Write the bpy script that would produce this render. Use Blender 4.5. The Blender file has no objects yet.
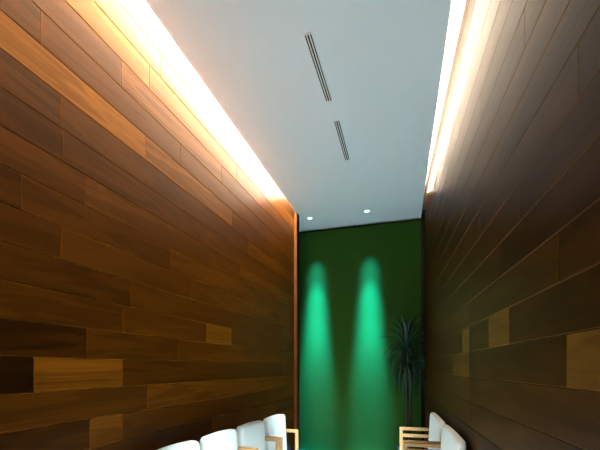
import bpy, bmesh, math, random
from mathutils import Vector, Matrix
random.seed(7)
R = math.radians
C = bpy.context.scene
COL = C.collection

# ---------------------------------------------------------------- camera, world, exposure
YAW = math.atan(102 / 350)
cam_d = bpy.data.cameras.new('camera'); cam = bpy.data.objects.new('camera', cam_d); COL.objects.link(cam)
CAM_Z = 1.48
cam.location = (0, 0, CAM_Z)
cam.rotation_euler = (math.pi / 2, 0, YAW)
cam_d.sensor_width = 36; cam_d.lens = 36 * 350 / 600
cam_d.shift_y = 142 / 600
cam_d.clip_start = 0.05
C.camera = cam
w = bpy.data.worlds.new('world'); C.world = w; w.use_nodes = True
w.node_tree.nodes['Background'].inputs[0].default_value = (0.5, 0.6, 0.65, 1)
w.node_tree.nodes['Background'].inputs[1].default_value = 0.01
C.view_settings.view_transform = 'Standard'
C.view_settings.look = 'None'
C.view_settings.exposure = 0.0
C.view_settings.gamma = 1.0
C.view_settings.use_curve_mapping = False
COVE_LEFT, COVE_RIGHT = 28000.0, 800.0       # strength of the LED strips
COVE_COL = (1.0, 0.77, 0.54)
ROOM_W, ROOM_COL = 6800.0, (0.77, 0.96, 1.0)   # watts of each recessed room light
SPOT_W, SPOT_COL = 2100.0, (0.01, 1.0, 2.5)   # wall washers

# ---------------------------------------------------------------- helpers
def obj(name, bm, mat, parent=None, smooth=False, loc=None):
    me = bpy.data.meshes.new(name)
    bmesh.ops.recalc_face_normals(bm, faces=bm.faces)
    bm.to_mesh(me); bm.free()
    if mat: me.materials.append(mat)
    if smooth:
        for p in me.polygons: p.use_smooth = True
    o = bpy.data.objects.new(name, me); COL.objects.link(o)
    if parent: o.parent = parent
    if loc: o.location = loc
    return o
def tag(o, label, cat, group=None):
    o['label'] = label; o['category'] = cat
    if group: o['group'] = group
    return o
def thing(name, label, cat, loc=(0, 0, 0), rz=0, group=None):
    o = bpy.data.objects.new(name, None); COL.objects.link(o)
    o.location = loc; o.rotation_euler = (0, 0, rz)
    return tag(o, label, cat, group)
def struct(o):
    o['kind'] = 'structure'; return o
def add_box(bm, x0, x1, y0, y1, z0, z1, bev=0.0, seg=2):
    vs = [bm.verts.new((x, y, z)) for x in (x0, x1) for y in (y0, y1) for z in (z0, z1)]
    fs = [bm.faces.new([vs[i] for i in q]) for q in ((0, 1, 3, 2), (4, 6, 7, 5), (0, 4, 5, 1), (2, 3, 7, 6), (0, 2, 6, 4), (1, 5, 7, 3))]
    if bev:
        es = list({e for f in fs for e in f.edges})
        bmesh.ops.bevel(bm, geom=es, offset=bev, segments=seg, affect='EDGES', profile=0.6)
def box_bm(*a, **k):
    bm = bmesh.new(); add_box(bm, *a, **k); return bm
def add_prism(bm, pts, z0, z1):
    lo = [bm.verts.new((x, y, z0)) for x, y in pts]; hi = [bm.verts.new((x, y, z1)) for x, y in pts]
    n = len(pts)
    bm.faces.new(lo[::-1]); bm.faces.new(hi)
    for i in range(n): bm.faces.new((lo[i], lo[(i + 1) % n], hi[(i + 1) % n], hi[i]))
def add_lathe(bm, prof, n=28, cx=0, cy=0, cap=True):
    rings = []
    for r, z in prof:
        rings.append([bm.verts.new((cx + r * math.cos(2 * math.pi * i / n), cy + r * math.sin(2 * math.pi * i / n), z)) for i in range(n)])
    for a, b in zip(rings, rings[1:]):
        for i in range(n): bm.faces.new((a[i], a[(i + 1) % n], b[(i + 1) % n], b[i]))
    if cap:
        bm.faces.new(rings[0][::-1]); bm.faces.new(rings[-1])
def add_tube(bm, pts, radii, n=10):
    rings = []
    for i, p in enumerate(pts):
        p = Vector(p)
        t = (Vector(pts[min(i + 1, len(pts) - 1)]) - Vector(pts[max(i - 1, 0)])).normalized()
        a = t.orthogonal().normalized() if abs(t.z) < 0.9 else t.cross(Vector((0, 1, 0))).normalized()
        b = t.cross(a)
        rings.append([bm.verts.new(p + radii[i] * (math.cos(2 * math.pi * k / n) * a + math.sin(2 * math.pi * k / n) * b)) for k in range(n)])
    for a, b in zip(rings, rings[1:]):
        for k in range(n): bm.faces.new((a[k], a[(k + 1) % n], b[(k + 1) % n], b[k]))
    bm.faces.new(rings[0][::-1]); bm.faces.new(rings[-1])

# ---------------------------------------------------------------- materials
def mat(name, col, rough=0.6, spec=0.5, bump=0.0, bscale=200, vary=0.0, vscale=6):
    m = bpy.data.materials.new(name); m.use_nodes = True
    nt = m.node_tree; b = nt.nodes['Principled BSDF']
    b.inputs['Base Color'].default_value = (*col, 1); b.inputs['Roughness'].default_value = rough
    b.inputs['Specular IOR Level'].default_value = spec
    tc = nt.nodes.new('ShaderNodeTexCoord')
    if vary:
        n = nt.nodes.new('ShaderNodeTexNoise'); n.inputs['Scale'].default_value = vscale; n.inputs['Detail'].default_value = 4
        nt.links.new(tc.outputs['Object'], n.inputs['Vector'])
        mx = nt.nodes.new('ShaderNodeMix'); mx.data_type = 'RGBA'
        mx.inputs[6].default_value = (*[c * (1 - vary) for c in col], 1); mx.inputs[7].default_value = (*[min(1, c * (1 + vary)) for c in col], 1)
        nt.links.new(n.outputs['Fac'], mx.inputs[0]); nt.links.new(mx.outputs[2], b.inputs['Base Color'])
    if bump:
        n = nt.nodes.new('ShaderNodeTexNoise'); n.inputs['Scale'].default_value = bscale
        nt.links.new(tc.outputs['Object'], n.inputs['Vector'])
        bp = nt.nodes.new('ShaderNodeBump'); bp.inputs['Strength'].default_value = bump; bp.inputs['Distance'].default_value = 0.002
        nt.links.new(n.outputs['Fac'], bp.inputs['Height']); nt.links.new(bp.outputs['Normal'], b.inputs['Normal'])
    return m
def emit(name, col, s):
    m = bpy.data.materials.new(name); m.use_nodes = True
    b = m.node_tree.nodes['Principled BSDF']
    b.inputs['Base Color'].default_value = (0.8, 0.8, 0.8, 1)
    b.inputs['Emission Color'].default_value = (*col, 1); b.inputs['Emission Strength'].default_value = s
    return m
def plank_mat(name, dark, mid, light, rough=0.36, spec=0.4):
    m = bpy.data.materials.new(name); m.use_nodes = True
    nt = m.node_tree; N = nt.nodes.new; Lk = nt.links.new; b = nt.nodes['Principled BSDF']
    tc = N('ShaderNodeTexCoord')
    tone = N('ShaderNodeAttribute'); tone.attribute_name = 'tone'
    seed = N('ShaderNodeAttribute'); seed.attribute_name = 'seed'
    # each board has its own piece of timber: shift the grain by the board's seed
    cx = N('ShaderNodeCombineXYZ')
    for i in range(3):
        k = N('ShaderNodeMath'); k.operation = 'MULTIPLY'; k.inputs[1].default_value = (37.0, 11.0, 23.0)[i]
        Lk(seed.outputs['Fac'], k.inputs[0]); Lk(k.outputs[0], cx.inputs[i])
    add = N('ShaderNodeVectorMath'); add.operation = 'ADD'
    Lk(tc.outputs['Object'], add.inputs[0]); Lk(cx.outputs[0], add.inputs[1])
    mp = N('ShaderNodeMapping'); mp.inputs['Scale'].default_value = (0.9, 9, 9); Lk(add.outputs[0], mp.inputs[0])
    wv = N('ShaderNodeTexNoise'); wv.inputs['Scale'].default_value = 1.0; wv.inputs['Detail'].default_value = 3; wv.inputs['Distortion'].default_value = 1.2
    Lk(mp.outputs[0], wv.inputs['Vector'])
    # growth rings cut by the saw: bands of the slow noise
    ring = N('ShaderNodeMath'); ring.operation = 'MULTIPLY'; ring.inputs[1].default_value = 26; Lk(wv.outputs['Fac'], ring.inputs[0])
    sn = N('ShaderNodeMath'); sn.operation = 'SINE'; Lk(ring.outputs[0], sn.inputs[0])
    mp2 = N('ShaderNodeMapping'); mp2.inputs['Scale'].default_value = (2.5, 130, 130); Lk(add.outputs[0], mp2.inputs[0])
    fine = N('ShaderNodeTexNoise'); fine.inputs['Scale'].default_value = 1.0; fine.inputs['Detail'].default_value = 5; Lk(mp2.outputs[0], fine.inputs['Vector'])
    a1 = N('ShaderNodeMath'); a1.operation = 'MULTIPLY_ADD'; a1.inputs[1].default_value = 0.06; Lk(sn.outputs[0], a1.inputs[0]); Lk(tone.outputs['Fac'], a1.inputs[2])
    f0 = N('ShaderNodeMath'); f0.operation = 'SUBTRACT'; f0.inputs[1].default_value = 0.5; Lk(fine.outputs['Fac'], f0.inputs[0])
    a2 = N('ShaderNodeMath'); a2.operation = 'MULTIPLY_ADD'; a2.inputs[1].default_value = 0.24; Lk(f0.outputs[0], a2.inputs[0]); Lk(a1.outputs[0], a2.inputs[2])
    w0 = N('ShaderNodeMath'); w0.operation = 'SUBTRACT'; w0.inputs[1].default_value = 0.5; Lk(wv.outputs['Fac'], w0.inputs[0])
    a3 = N('ShaderNodeMath'); a3.operation = 'MULTIPLY_ADD'; a3.inputs[1].default_value = 0.40; Lk(w0.outputs[0], a3.inputs[0]); Lk(a2.outputs[0], a3.inputs[2])
    rp = N('ShaderNodeValToRGB'); e = rp.color_ramp.elements
    e[0].position = 0.0; e[0].color = (*dark, 1); e[1].position = 1.0; e[1].color = (*light, 1)
    x = e.new(0.5); x.color = (*mid, 1)
    Lk(a3.outputs[0], rp.inputs[0]); Lk(rp.outputs[0], b.inputs['Base Color'])
    b.inputs['Roughness'].default_value = rough; b.inputs['Specular IOR Level'].default_value = spec
    bp = N('ShaderNodeBump'); bp.inputs['Strength'].default_value = 0.12; bp.inputs['Distance'].default_value = 0.001
    Lk(fine.outputs['Fac'], bp.inputs['Height']); Lk(bp.outputs['Normal'], b.inputs['Normal'])
    return m
def light_wood(name, a, b_, spec=0.5):
    m = bpy.data.materials.new(name); m.use_nodes = True
    nt = m.node_tree; b = nt.nodes['Principled BSDF']
    tc = nt.nodes.new('ShaderNodeTexCoord'); mp = nt.nodes.new('ShaderNodeMapping'); mp.inputs['Scale'].default_value = (4, 60, 60)
    n = nt.nodes.new('ShaderNodeTexNoise'); n.inputs['Detail'].default_value = 4; n.inputs['Scale'].default_value = 1.5
    rp = nt.nodes.new('ShaderNodeValToRGB')
    rp.color_ramp.elements[0].position = .3; rp.color_ramp.elements[0].color = (*a, 1); rp.color_ramp.elements[1].position = .7; rp.color_ramp.elements[1].color = (*b_, 1)
    nt.links.new(tc.outputs['Object'], mp.inputs[0]); nt.links.new(mp.outputs[0], n.inputs['Vector']); nt.links.new(n.outputs['Fac'], rp.inputs[0]); nt.links.new(rp.outputs[0], b.inputs['Base Color'])
    b.inputs['Roughness'].default_value = 0.42 if spec > .2 else 0.8; b.inputs['Specular IOR Level'].default_value = spec
    return m
M = dict(
    plank=plank_mat('timber_boards', (0.0075, 0.0024, 0.0002), (0.041, 0.0135, 0.0009), (0.145, 0.053, 0.0035), 0.28, 0.04),
    plank_r=plank_mat('dark_timber_boards', (0.009, 0.0033, 0.0005), (0.042, 0.016, 0.003), (0.125, 0.058, 0.008), 0.38, 0.03),
    white=mat('ceiling_paint', (0.82, 0.90, 0.93), 0.8, 0.2, 0.05, 300),
    green=mat('green_wall_paint', (0.020, 0.066, 0.008), 0.75, 0.06, 0.05, 250, 0.05, 3),
    black=mat('black_reveal', (0.008, 0.008, 0.008), 0.9, 0.1, 0.02),
    floor=mat('pale_floor', (0.72, 0.74, 0.74), 0.45, 0.4, 0.03, 60, 0.05, 2),
    plain=mat('plain_wall_paint', (0.45, 0.45, 0.43), 0.8, 0.2, 0.05),
    metal=mat('pale_metal', (0.85, 0.88, 0.88), 0.5, 0.5, 0.02),
    slot=mat('dark_slot', (0.02, 0.025, 0.025), 0.8, 0.2, 0.02),
    cushion=mat('white_upholstery', (0.64, 0.685, 0.69), 0.7, 0.3, 0.15, 500, 0.02, 8),
    oak=light_wood('pale_oak', (0.25, 0.125, 0.045), (0.38, 0.21, 0.085)),
    leaf=mat('leaf_green', (0.011, 0.036, 0.022), 0.35, 0.5, 0.05, 80, 0.35, 9),
    trunk=mat('grey_brown_bark', (0.022, 0.015, 0.010), 0.9, 0.2, 0.6, 60, 0.3, 25),
    post=light_wood('brown_post', (0.014, 0.0055, 0.0014), (0.024, 0.009, 0.002), 0.03),
    pot=mat('black_glaze', (0.012, 0.012, 0.013), 0.4, 0.5, 0.02),
    soil=mat('dark_soil', (0.02, 0.014, 0.01), 0.95, 0.1, 0.8, 90),
    led=emit('warm_led', COVE_COL, COVE_LEFT), led_r=emit('warm_led_right', COVE_COL, COVE_RIGHT),
    lens=emit('cyan_lens', (0.45, 1.0, 0.95), 6.0), lens_w=emit('white_lens', ROOM_COL, 6.0),
)

# ---------------------------------------------------------------- setting
HC = CAM_Z + 2.434            # underside of the ceiling
TOP = HC + 0.38               # roof of the light coves
YN, YB = -1.6, 6.0            # near end of the room, face of the green wall
# wood walls as lines X = a + b*Y
LA, LB, LE = -1.802, 0.0288, 5.30
RA, RB, RE = 0.599, -0.042, 5.9

def board_wall(name, a, b, y_end, side, rows, m):
    """boards on a wall; mesh frame: x along the wall, y out of it, z up"""
    ang = math.atan2(1, b)                    # direction of +Y along the wall
    k = math.sqrt(1 + b * b)
    sgn = -1 if side == 'left' else 1         # local y is 90 deg left of travel: the room lies to the right of the left wall
    bm = bmesh.new()
    lt = bm.faces.layers.float.new('tone'); ls = bm.faces.layers.float.new('seed')
    def q(pts, t, s):
        f = bm.faces.new([bm.verts.new(p) for p in pts]); f[lt] = t; f[ls] = s
    x0, x1 = YN * k, y_end * k
    # backing
    n0 = len(bm.faces)
    add_box(bm, x0, x1, min(0, -sgn * 0.10), max(0, -sgn * 0.10), 0, TOP)
    bm.faces.ensure_lookup_table()
    for f in bm.faces: f[lt] = 0.0; f[ls] = 0.1
    g, d = 0.0035, 0.005
    for (z0, z1, boards) in rows:
        z0 = max(z0, 0); z1 = min(z1, TOP)
        for (ya, yb, t, s) in boards:
            A, B = max(ya, YN) * k, min(yb, y_end) * k
            if B - A < 0.01: continue
            h = sgn * d
            o = [(A + .0004, 0, z0 + .0004), (B - .0004, 0, z0 + .0004), (B - .0004, 0, z1 - .0004), (A + .0004, 0, z1 - .0004)]
            i = [(A + g * .6, h, z0 + g), (B - g * .6, h, z0 + g), (B - g * .6, h, z1 - g), (A + g * .6, h, z1 - g)]
            q(i, t, s)
            for e in range(4):
                q([o[e], o[(e + 1) % 4], i[(e + 1) % 4], i[e]], t + 0.42, s)  # chamfers lightened: the glint along board edges is painted into their tone
    me = bpy.data.meshes.new(name)
    bm.normal_update(); bmesh.ops.recalc_face_normals(bm, faces=bm.faces); bm.to_mesh(me); bm.free()
    me.materials.append(m)
    o = bpy.data.objects.new(name, me); COL.objects.link(o)
    o.location = (a, 0, 0); o.rotation_euler = (0, 0, ang)
    return struct(o)

def make_rows(z_first, pitch, known, lo, hi, seed, y_end):
    rnd = random.Random(seed); rows = []
    k0 = -int(z_first / pitch) - 1
    for k in range(k0, int((TOP - z_first) / pitch) + 1):
        z0 = z_first + k * pitch
        if k in known:
            cuts = known[k]
        else:
            cuts = []; y = YN + rnd.uniform(-1.2, 0)
            while y < y_end:
                n = y + rnd.uniform(1.3, 2.6)
                cuts.append((y, n, rnd.uniform(lo, hi))); y = n
        rows.append((z0, z0 + pitch, [(ya, yb, t, rnd.random()) for ya, yb, t in cuts]))
    return rows

LZ, LP = 1.1778, 0.1763
LEFT_KNOWN = {  # board tones plus painted gloss: far boards lightened, some near ends darkened
    -1: [(-2.0, 1.618, 0.22), (1.618, 1.862, 0.6), (1.862, 3.492, 0.42), (3.492, 6.2, 0.48)],
    0: [(-2.0, 2.086, 0.38), (2.086, 6.2, 0.52)],
    1: [(-2.0, 1.302, -0.05), (1.302, 1.862, 0.66), (1.862, 4.741, 0.3), (4.741, 6.2, 0.46)],
    2: [(-2.0, 1.598, 0.14), (1.598, 2.431, 0.36), (2.431, 4.741, 0.5), (4.741, 6.2, 0.46)],
    3: [(-2.0, 1.862, 0.34), (1.862, 2.832, 0.46), (2.832, 3.293, 0.64), (3.293, 4.741, 0.44), (4.741, 6.2, 0.46)],
    4: [(-2.0, 1.929, 0.28), (1.929, 3.171, 0.4), (3.171, 4.741, 0.44), (4.741, 6.2, 0.46)],
    5: [(-2.0, 1.442, 0.3), (1.442, 2.591, 0.4), (2.591, 6.2, 0.48)],
    6: [(-2.0, 1.241, 0.24), (1.241, 2.334, 0.34), (2.334, 3.739, 0.48), (3.739, 6.2, 0.46)],
    7: [(-2.0, 1.592, 0.36), (1.592, 3.492, 0.46), (3.492, 6.2, 0.52)],
    8: [(-2.0, 1.453, 0.26), (1.453, 2.737, 0.34), (2.737, 6.2, 0.44)],
    9: [(-2.0, 1.442, 0.28), (1.442, 3.687, 0.36), (3.687, 6.2, 0.5)],
    10: [(-2.0, 2.067, 0.68), (2.067, 3.315, 0.62), (3.315, 6.2, 0.4)],
    11: [(-2.0, 1.336, 0.28), (1.336, 2.457, 0.38), (2.457, 6.2, 0.45)],
    12: [(-2.0, 1.853, 0.4), (1.853, 3.094, 0.52), (3.094, 6.2, 0.42)],
    13: [(-2.0, 2.106, 0.72), (2.106, 3.401, 0.62), (3.401, 6.2, 0.5)],
    14: [(-2.0, 2.221, 0.6), (2.221, 6.2, 0.66)],
}
RZ, RP = 1.2234, 0.1844
RIGHT_KNOWN = {
    -1: [(-2.0, 2.823, 0.3), (2.823, 6.2, 0.34)],
    0: [(-2.0, 2.823, 0.32), (2.823, 6.2, 0.4)],
    1: [(-2.0, 1.394, 0.66), (1.394, 2.823, 0.26), (2.823, 3.498, 0.66), (3.498, 6.2, 0.34)],
    2: [(-2.0, 1.966, 0.22), (1.966, 2.312, 0.72), (2.312, 2.823, 0.34), (2.823, 3.065, 0.7), (3.065, 6.2, 0.4)],
    3: [(-2.0, 1.45, 0.2), (1.45, 2.823, 0.32), (2.823, 3.401, 0.46), (3.401, 6.2, 0.4)],
    4: [(-2.0, 2.124, 0.2), (2.124, 6.2, 0.32)],
    5: [(-2.0, 1.832, 0.22), (1.832, 6.2, 0.3)],
    6: [(-2.0, 1.318, 0.22), (1.318, 2.54, 0.3), (2.54, 6.2, 0.38)],
    7: [(-2.0, 2.124, 0.26), (2.124, 6.2, 0.3)],
}
wall_left = board_wall('wall_left', LA, LB, LE, 'left', make_rows(LZ, LP, LEFT_KNOWN, 0.16, 0.55, 3, LE), M['plank'])
wall_right = board_wall('wall_right', RA, RB, RE, 'right', make_rows(RZ, RP, RIGHT_KNOWN, 0.18, 0.42, 5, RE), M['plank_r'])

fl = struct(obj('floor', box_bm(-2.9, 1.0, YN - .2, 6.3, -0.12, 0), M['floor']))
bm = bmesh.new()
add_prism(bm, [(-1.675, YN), (0.345, YN), (0.296, 6.08), (-2.75, 6.08), (-2.75, 5.41), (-1.606, 5.41), (-1.606, 5.3)], HC, HC + 0.10)
ceiling = struct(obj('ceiling', bm, M['white']))
soff = obj('soffit', box_bm(-2.9, 1.0, YN - .2, 6.3, TOP, TOP + 0.1), M['white'], ceiling)
# LED strips in the two coves, stuck to the slab edge and facing the boards
def led(name, pa, pb, side, m):
    (xa, ya), (xb, yb) = pa, pb
    bm = bmesh.new()
    z, wd = HC + 0.26, 0.004
    v = [bm.verts.new(p) for p in ((xa, ya, z), (xb, yb, z), (xb + side * wd, yb, z), (xa + side * wd, ya, z))]
    bm.faces.new(v)
    return obj(name, bm, m, ceiling)
led('light_strip', (-1.672, YN + .05), (-1.6065, 5.20), -1, M['led'])
led('light_strip', (0.3435, YN + .05), (0.2975, 5.72), 1, M['led_r'])
struct(obj('wall_far', box_bm(-2.75, 0.298, YB, YB + 0.06, 0, HC - 0.05), M['green']))
struct(obj('trim_1', box_bm(-2.75, 0.62, YB + 0.062, YB + 0.12, 0, TOP), M['black']))     # black reveal round the green wall
bm = bmesh.new()
add_prism(bm, [(0.3005, 5.745), (0.352, 5.745), (0.346, 5.895), (0.2995, 5.895)], HC + 0.002, TOP)
struct(obj('cove_baffle_right', bm, M['black']))                                                        # black block added to keep the far end of the right cove dark
struct(obj('cove_baffle_left', box_bm(-1.76, -1.610, 5.309, 5.40, HC + 0.001, TOP), M['black']))   # baffle added to block stray light from the left cove
# edge post closing the left boards
bm = bmesh.new(); add_box(bm, -1.76, -1.583, 5.309, 5.40, 0, HC - 0.002, 0.004)
tb = obj('trim_3', bm, M['post']); struct(tb)
struct(obj('wall_near', box_bm(-2.0, 0.9, YN - 0.1, YN - 0.005, 0, TOP), M['plain']))
struct(obj('wall_recess', box_bm(-2.85, -2.755, 5.3, 6.2, 0, TOP), M['plain']))
struct(obj('wall_return', box_bm(-2.75, -1.765, 5.31, 5.40, 0, TOP), M['plain']))

# ---------------------------------------------------------------- ceiling vents
def vent(x0, y0, x1, y1, wd, nslat, label):
    L = math.hypot(x1 - x0, y1 - y0)
    t = thing('ceiling_vent', label, 'vent', (x0, y0, HC), math.atan2(y1 - y0, x1 - x0), 'slot vents in the ceiling')
    obj('backing', box_bm(0.004, L - .004, -wd / 2 + .004, wd / 2 - .004, -0.002, -0.0004), M['slot'], t)
    bm = bmesh.new(); f = 0.007
    add_box(bm, 0, L, -wd / 2, -wd / 2 + f, -0.008, 0); add_box(bm, 0, L, wd / 2 - f, wd / 2, -0.008, 0)
    add_box(bm, 0, f, -wd / 2 + f, wd / 2 - f, -0.008, 0); add_box(bm, L - f, L, -wd / 2 + f, wd / 2 - f, -0.008, 0)
    obj('frame', bm, M['metal'], t)
    for i in range(nslat):
        yc = -wd / 2 + wd * (i + 1) / (nslat + 1)
        obj('slat', box_bm(f, L - f, yc - .004, yc + .004, -0.007, -0.002), M['metal'], t)
vent(-0.661, 2.464, -0.641, 3.149, 0.064, 2, 'long slot vent in the pale ceiling, the nearer and larger looking one')
vent(-0.620, 3.410, -0.615, 4.107, 0.064, 2, 'farther slot vent in the pale ceiling, towards the two glowing downlights')

# ---------------------------------------------------------------- downlights
def downlight(x, y, label, lens, watts, col, tilt, size, blend, group, r=0.036, halo=False):
    t = thing('downlight', label, 'downlight', (x, y, HC), 0, group)
    bm = bmesh.new(); add_lathe(bm, [(r, -0.001), (r, -0.006), (r + .004, -0.008), (r + .012, -0.005), (r + .014, -0.0005)], 28, cap=False)
    obj('trim_ring', bm, M['metal'], t, True)
    bm = bmesh.new(); add_lathe(bm, [(r - .0005, -0.0005), (r - .0005, -0.004), (r * .6, -0.006), (0.004, -0.0065)], 28)
    obj('lens', bm, lens, t, True)
    ld = bpy.data.lights.new('spot_beam', 'SPOT'); ld.energy = watts; ld.color = col; ld.spot_size = size; ld.spot_blend = blend; ld.shadow_soft_size = 0.07
    lo = bpy.data.objects.new('spot_beam', ld); COL.objects.link(lo); lo.parent = t; lo.location = (0, 0, -0.05); lo.rotation_euler = (tilt, 0, 0)
    if halo:                                   # extra spots added to shape the scallop: a long low beam, a weak high one
        for k, a, sz in ((1.9, 10.5, 17), (0.11, 28, 25)):
            l2 = ld.copy(); l2.energy = watts * k; l2.spot_size = R(sz)
            h = bpy.data.objects.new('spot_beam', l2); COL.objects.link(h); h.parent = t; h.location = (0, 0, -0.05); h.rotation_euler = (R(a), 0, 0)
    return t
downlight(-1.443, 5.535, 'left of the two glowing recessed downlights, beside the end of the left wood wall', M['lens'], SPOT_W, SPOT_COL, R(17.5), R(19), 1.0, 'green wall downlights', halo=True)
downlight(-0.524, 5.535, 'right of the two glowing recessed downlights, nearer the middle of the ceiling', M['lens'], SPOT_W, SPOT_COL, R(17.5), R(19), 1.0, 'green wall downlights', halo=True)
for y, tl, cone, k in ((0.7, 14, 34, 0.8), (1.6, 14, 38, 0.75), (2.05, 33, 30, 0.75)):  # unseen lamps for floor bounce; the last is added to brighten the far ceiling
    downlight(-0.65, y, 'unseen recessed white downlight put above the aisle for floor bounce', M['lens_w'], ROOM_W * k, ROOM_COL, R(tl), R(cone), 1.0, 'aisle downlights')

# ---------------------------------------------------------------- chairs
def back_bm(wd, z0, z1, th, rake):
    """padded back: rounded, slightly arched panel; x is its thickness (front +), y its width"""
    bm = bmesh.new(); r = 0.045; pts = []
    def arc(cy, cz, a0, a1, n=6):
        for i in range(n + 1):
            a = a0 + (a1 - a0) * i / n; pts.append((cy + r * math.cos(a), cz + r * math.sin(a)))
    h = wd / 2
    arc(h - r, z0 + r, -math.pi / 2, 0); arc(h - r, z1 - r, 0, math.pi / 2)
    for i in range(1, 8):                                  # arched top
        y = (h - r) * (1 - 2 * i / 8); pts.append((y, z1 + 0.008 * math.cos(math.pi / 2 * y / (h - r))))
    arc(-h + r, z1 - r, math.pi / 2, math.pi); arc(-h + r, z0 + r, math.pi, 1.5 * math.pi)
    zc = (z0 + z1) / 2
    def ring(x, sc):
        out = []
        for y, z in pts:
            yy = y * (1 - sc / h); zz = zc + (z - zc) * (1 - sc / ((z1 - z0) / 2))
            out.append(bm.verts.new((x - rake * (zz - z0), yy, zz)))
        return out
    lay = [(-th, 0.030), (-th + .006, 0.012), (-th + .018, 0.0), (-.022, 0.0), (-.010, 0.004), (-.002, 0.014), (0.002, 0.032), (0.008, 0.09), (0.011, 0.16)]
    rings = [ring(x, s) for x, s in lay]
    n = len(pts)
    for a, b in zip(rings, rings[1:]):
        for i in range(n): bm.faces.new((a[i], a[(i + 1) % n], b[(i + 1) % n], b[i]))
    bm.faces.new(rings[0][::-1]); bm.faces.new(rings[-1])
    return bm
def make_chair(label, group, wd, top, arm_z, arm_f, arm_b, th, gap, rail):
    """faces +x; local origin on the floor below the front of the back's top edge"""
    t = thing('armchair', label, 'chair', group=group)
    rake = 0.05; h = wd / 2; aw = 0.034; at = 0.036
    x_at = rake * (top - 0.40)
    obj('backrest', back_bm(wd - gap, 0.43, top - .008, th, rake), M['cushion'], t, True).location = (x_at, 0, 0)
    sf = arm_f + 0.02
    obj('seat', box_bm(x_at - 0.03, sf, -h + aw + .003, h - aw - .003, 0.36, 0.45, 0.025, 3), M['cushion'], t, True)
    bm = bmesh.new()
    add_box(bm, -arm_b, arm_f - .03, -h + aw, -h + aw + .02, 0.29, 0.355, .003); add_box(bm, -arm_b, arm_f - .03, h - aw - .02, h - aw, 0.29, 0.355, .003)
    add_box(bm, arm_f - .03, arm_f - .01, -h + aw, h - aw, 0.29, 0.355, .003)
    obj('seat_frame', bm, M['oak'], t)
    for s in (-1, 1):
        y0, y1 = (-h, -h + aw) if s < 0 else (h - aw, h)
        obj('armrest', box_bm(-arm_b, arm_f, y0, y1, arm_z - at, arm_z, 0.006), M['oak'], t)
        if rail: obj('arm_rail', box_bm(-arm_b + .036, arm_f - .036, y0 + .006, y1 - .006, arm_z - 0.118, arm_z - 0.080, 0.004), M['oak'], t)
        obj('leg', box_bm(arm_f - 0.036, arm_f, y0 + .002, y1 - .002, 0, arm_z - at, 0.004), M['oak'], t)
        obj('leg', box_bm(-arm_b, -arm_b + 0.036, y0 + .002, y1 - .002, 0, arm_z - at, 0.004), M['oak'], t)
    return t
def copy_tree(o, parent=None):
    c = o.copy(); COL.objects.link(c); c.parent = parent
    for ch in list(o.children): copy_tree(ch, c)
    return c
LG, RG = 'white armchairs along the left wall', 'white armchairs along the right wall'
left = make_chair('', LG, 0.50, 0.92, 0.73, 0.165, 0.19, 0.085, 0.025, False)
spots = [(-1.372, 3.785, 'white armchair at the left wall nearest the green wall, fourth from the camera'),
         (-1.424, 3.245, 'third white armchair from the camera along the left wall'),
         (-1.476, 2.705, 'second white armchair from the camera along the left wall'),
         (-1.528, 2.165, 'white armchair nearest the camera along the left wall, only its top showing')]
for i, (x, y, lb) in enumerate(spots):
    o = left if i == 0 else copy_tree(left)
    o.location = (x, y, 0); o.rotation_euler = (0, 0, R(-5)); o['label'] = lb
right = make_chair('', RG, 0.82, 0.96, 0.76, 0.345, 0.07, 0.062, 0.05, True)
for i, (x, y, lb) in enumerate([(0.334, 4.00, 'farther white armchair along the right wall, beside the tall potted plant'),
                                (0.372, 3.11, 'nearer white armchair along the right wall, cut by the bottom of the photo')]):
    o = right if i == 0 else copy_tree(right)
    o.location = (x, y, 0); o.rotation_euler = (0, 0, R(180 + 2.5)); o['label'] = lb

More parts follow.
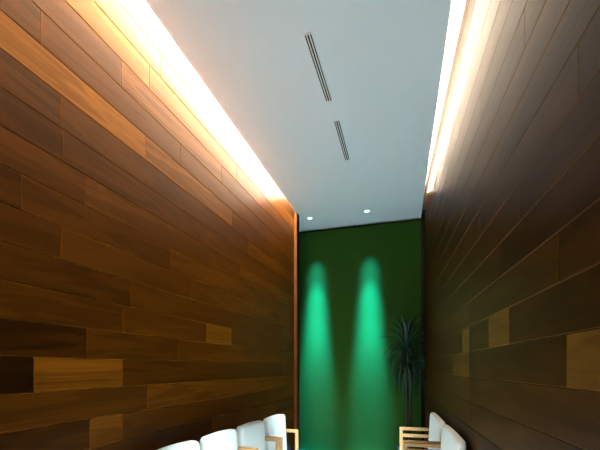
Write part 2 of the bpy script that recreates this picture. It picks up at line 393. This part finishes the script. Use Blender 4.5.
# ---------------------------------------------------------------- plant
def plant(x, y):
    t = thing('potted_plant', 'tall dark spiky potted plant with drooping leaves in the corner by the green wall', 'plant', (x, y, 0))
    bm = bmesh.new(); add_lathe(bm, [(0.085, 0), (0.10, 0.02), (0.125, 0.28), (0.125, 0.30), (0.113, 0.30), (0.110, 0.262)], 32)
    obj('pot', bm, M['pot'], t, True)
    bm = bmesh.new(); add_lathe(bm, [(0.105, 0.255), (0.108, 0.268), (0.06, 0.276), (0.006, 0.278)], 24)
    obj('soil', bm, M['soil'], t, True)
    rnd = random.Random(11)
    stems = [((0.00, 0.0), (0.02, 0.0), 1.84, 1.0), ((0.045, 0.03), (0.09, 0.03), 1.56, 0.55)]
    for (b0, b1, hz, sc) in stems:
        pts = [(b0[0] + (b1[0] - b0[0]) * u + 0.012 * math.sin(5 * u), b0[1] + (b1[1] - b0[1]) * u, 0.26 + (hz - 0.26) * u) for u in [i / 10 for i in range(11)]]
        bm = bmesh.new(); add_tube(bm, pts, [0.024 - 0.007 * i / 10 for i in range(11)])
        obj('trunk', bm, M['trunk'], t, True)
        bm = bmesh.new(); tip = Vector(pts[-1])
        n = int(88 * sc)
        for i in range(n):
            f = i / n                                      # 0 = oldest, low and drooping; 1 = young, upright
            az = i * 2.39996 + rnd.uniform(-.2, .2)
            L = (0.50 + 0.02 * f + rnd.uniform(-.08, .08)) * (0.72 + .28 * sc)
            el = math.radians(-40 + 125 * f ** 0.9 + rnd.uniform(-10, 10))
            droop = (4.6 - 3.8 * f) * rnd.uniform(.8, 1.2)
            p = tip + Vector((0, 0, -0.34 * (1 - f) ** 1.3 * sc)); wd = rnd.uniform(.013, .019)
            d_h = Vector((math.cos(az), math.sin(az), 0)); side = Vector((-math.sin(az), math.cos(az), 0))
            segs = 9; prev = None
            for k in range(segs + 1):
                u = k / segs
                ww = wd * (0.55 + 1.2 * u) if u < .35 else wd * (1 - ((u - .35) / .65) ** 1.6) + .0006
                dirv = d_h * math.cos(el) + Vector((0, 0, math.sin(el)))
                up = side.cross(dirv)
                row = [bm.verts.new(p - side * ww + up * ww * .35), bm.verts.new(p), bm.verts.new(p + side * ww + up * ww * .35)]
                if prev:
                    for j in range(2): bm.faces.new((prev[j], prev[j + 1], row[j + 1], row[j]))
                prev = row
                p = p + dirv * (L / segs)
                # keep the leaves out of the walls
                ly = 5.93 - y
                if p.y > ly: p.y = ly - (p.y - ly) * .2
                lx = (RA + RB * (p.y + y)) - 0.03 - x
                if p.x > lx: p.x = lx - (p.x - lx) * .2
                el = max(el - droop / segs * (0.4 + 1.2 * u), math.radians(-86))
        obj('foliage', bm, M['leaf'], t, True)
plant(0.055, 5.58)
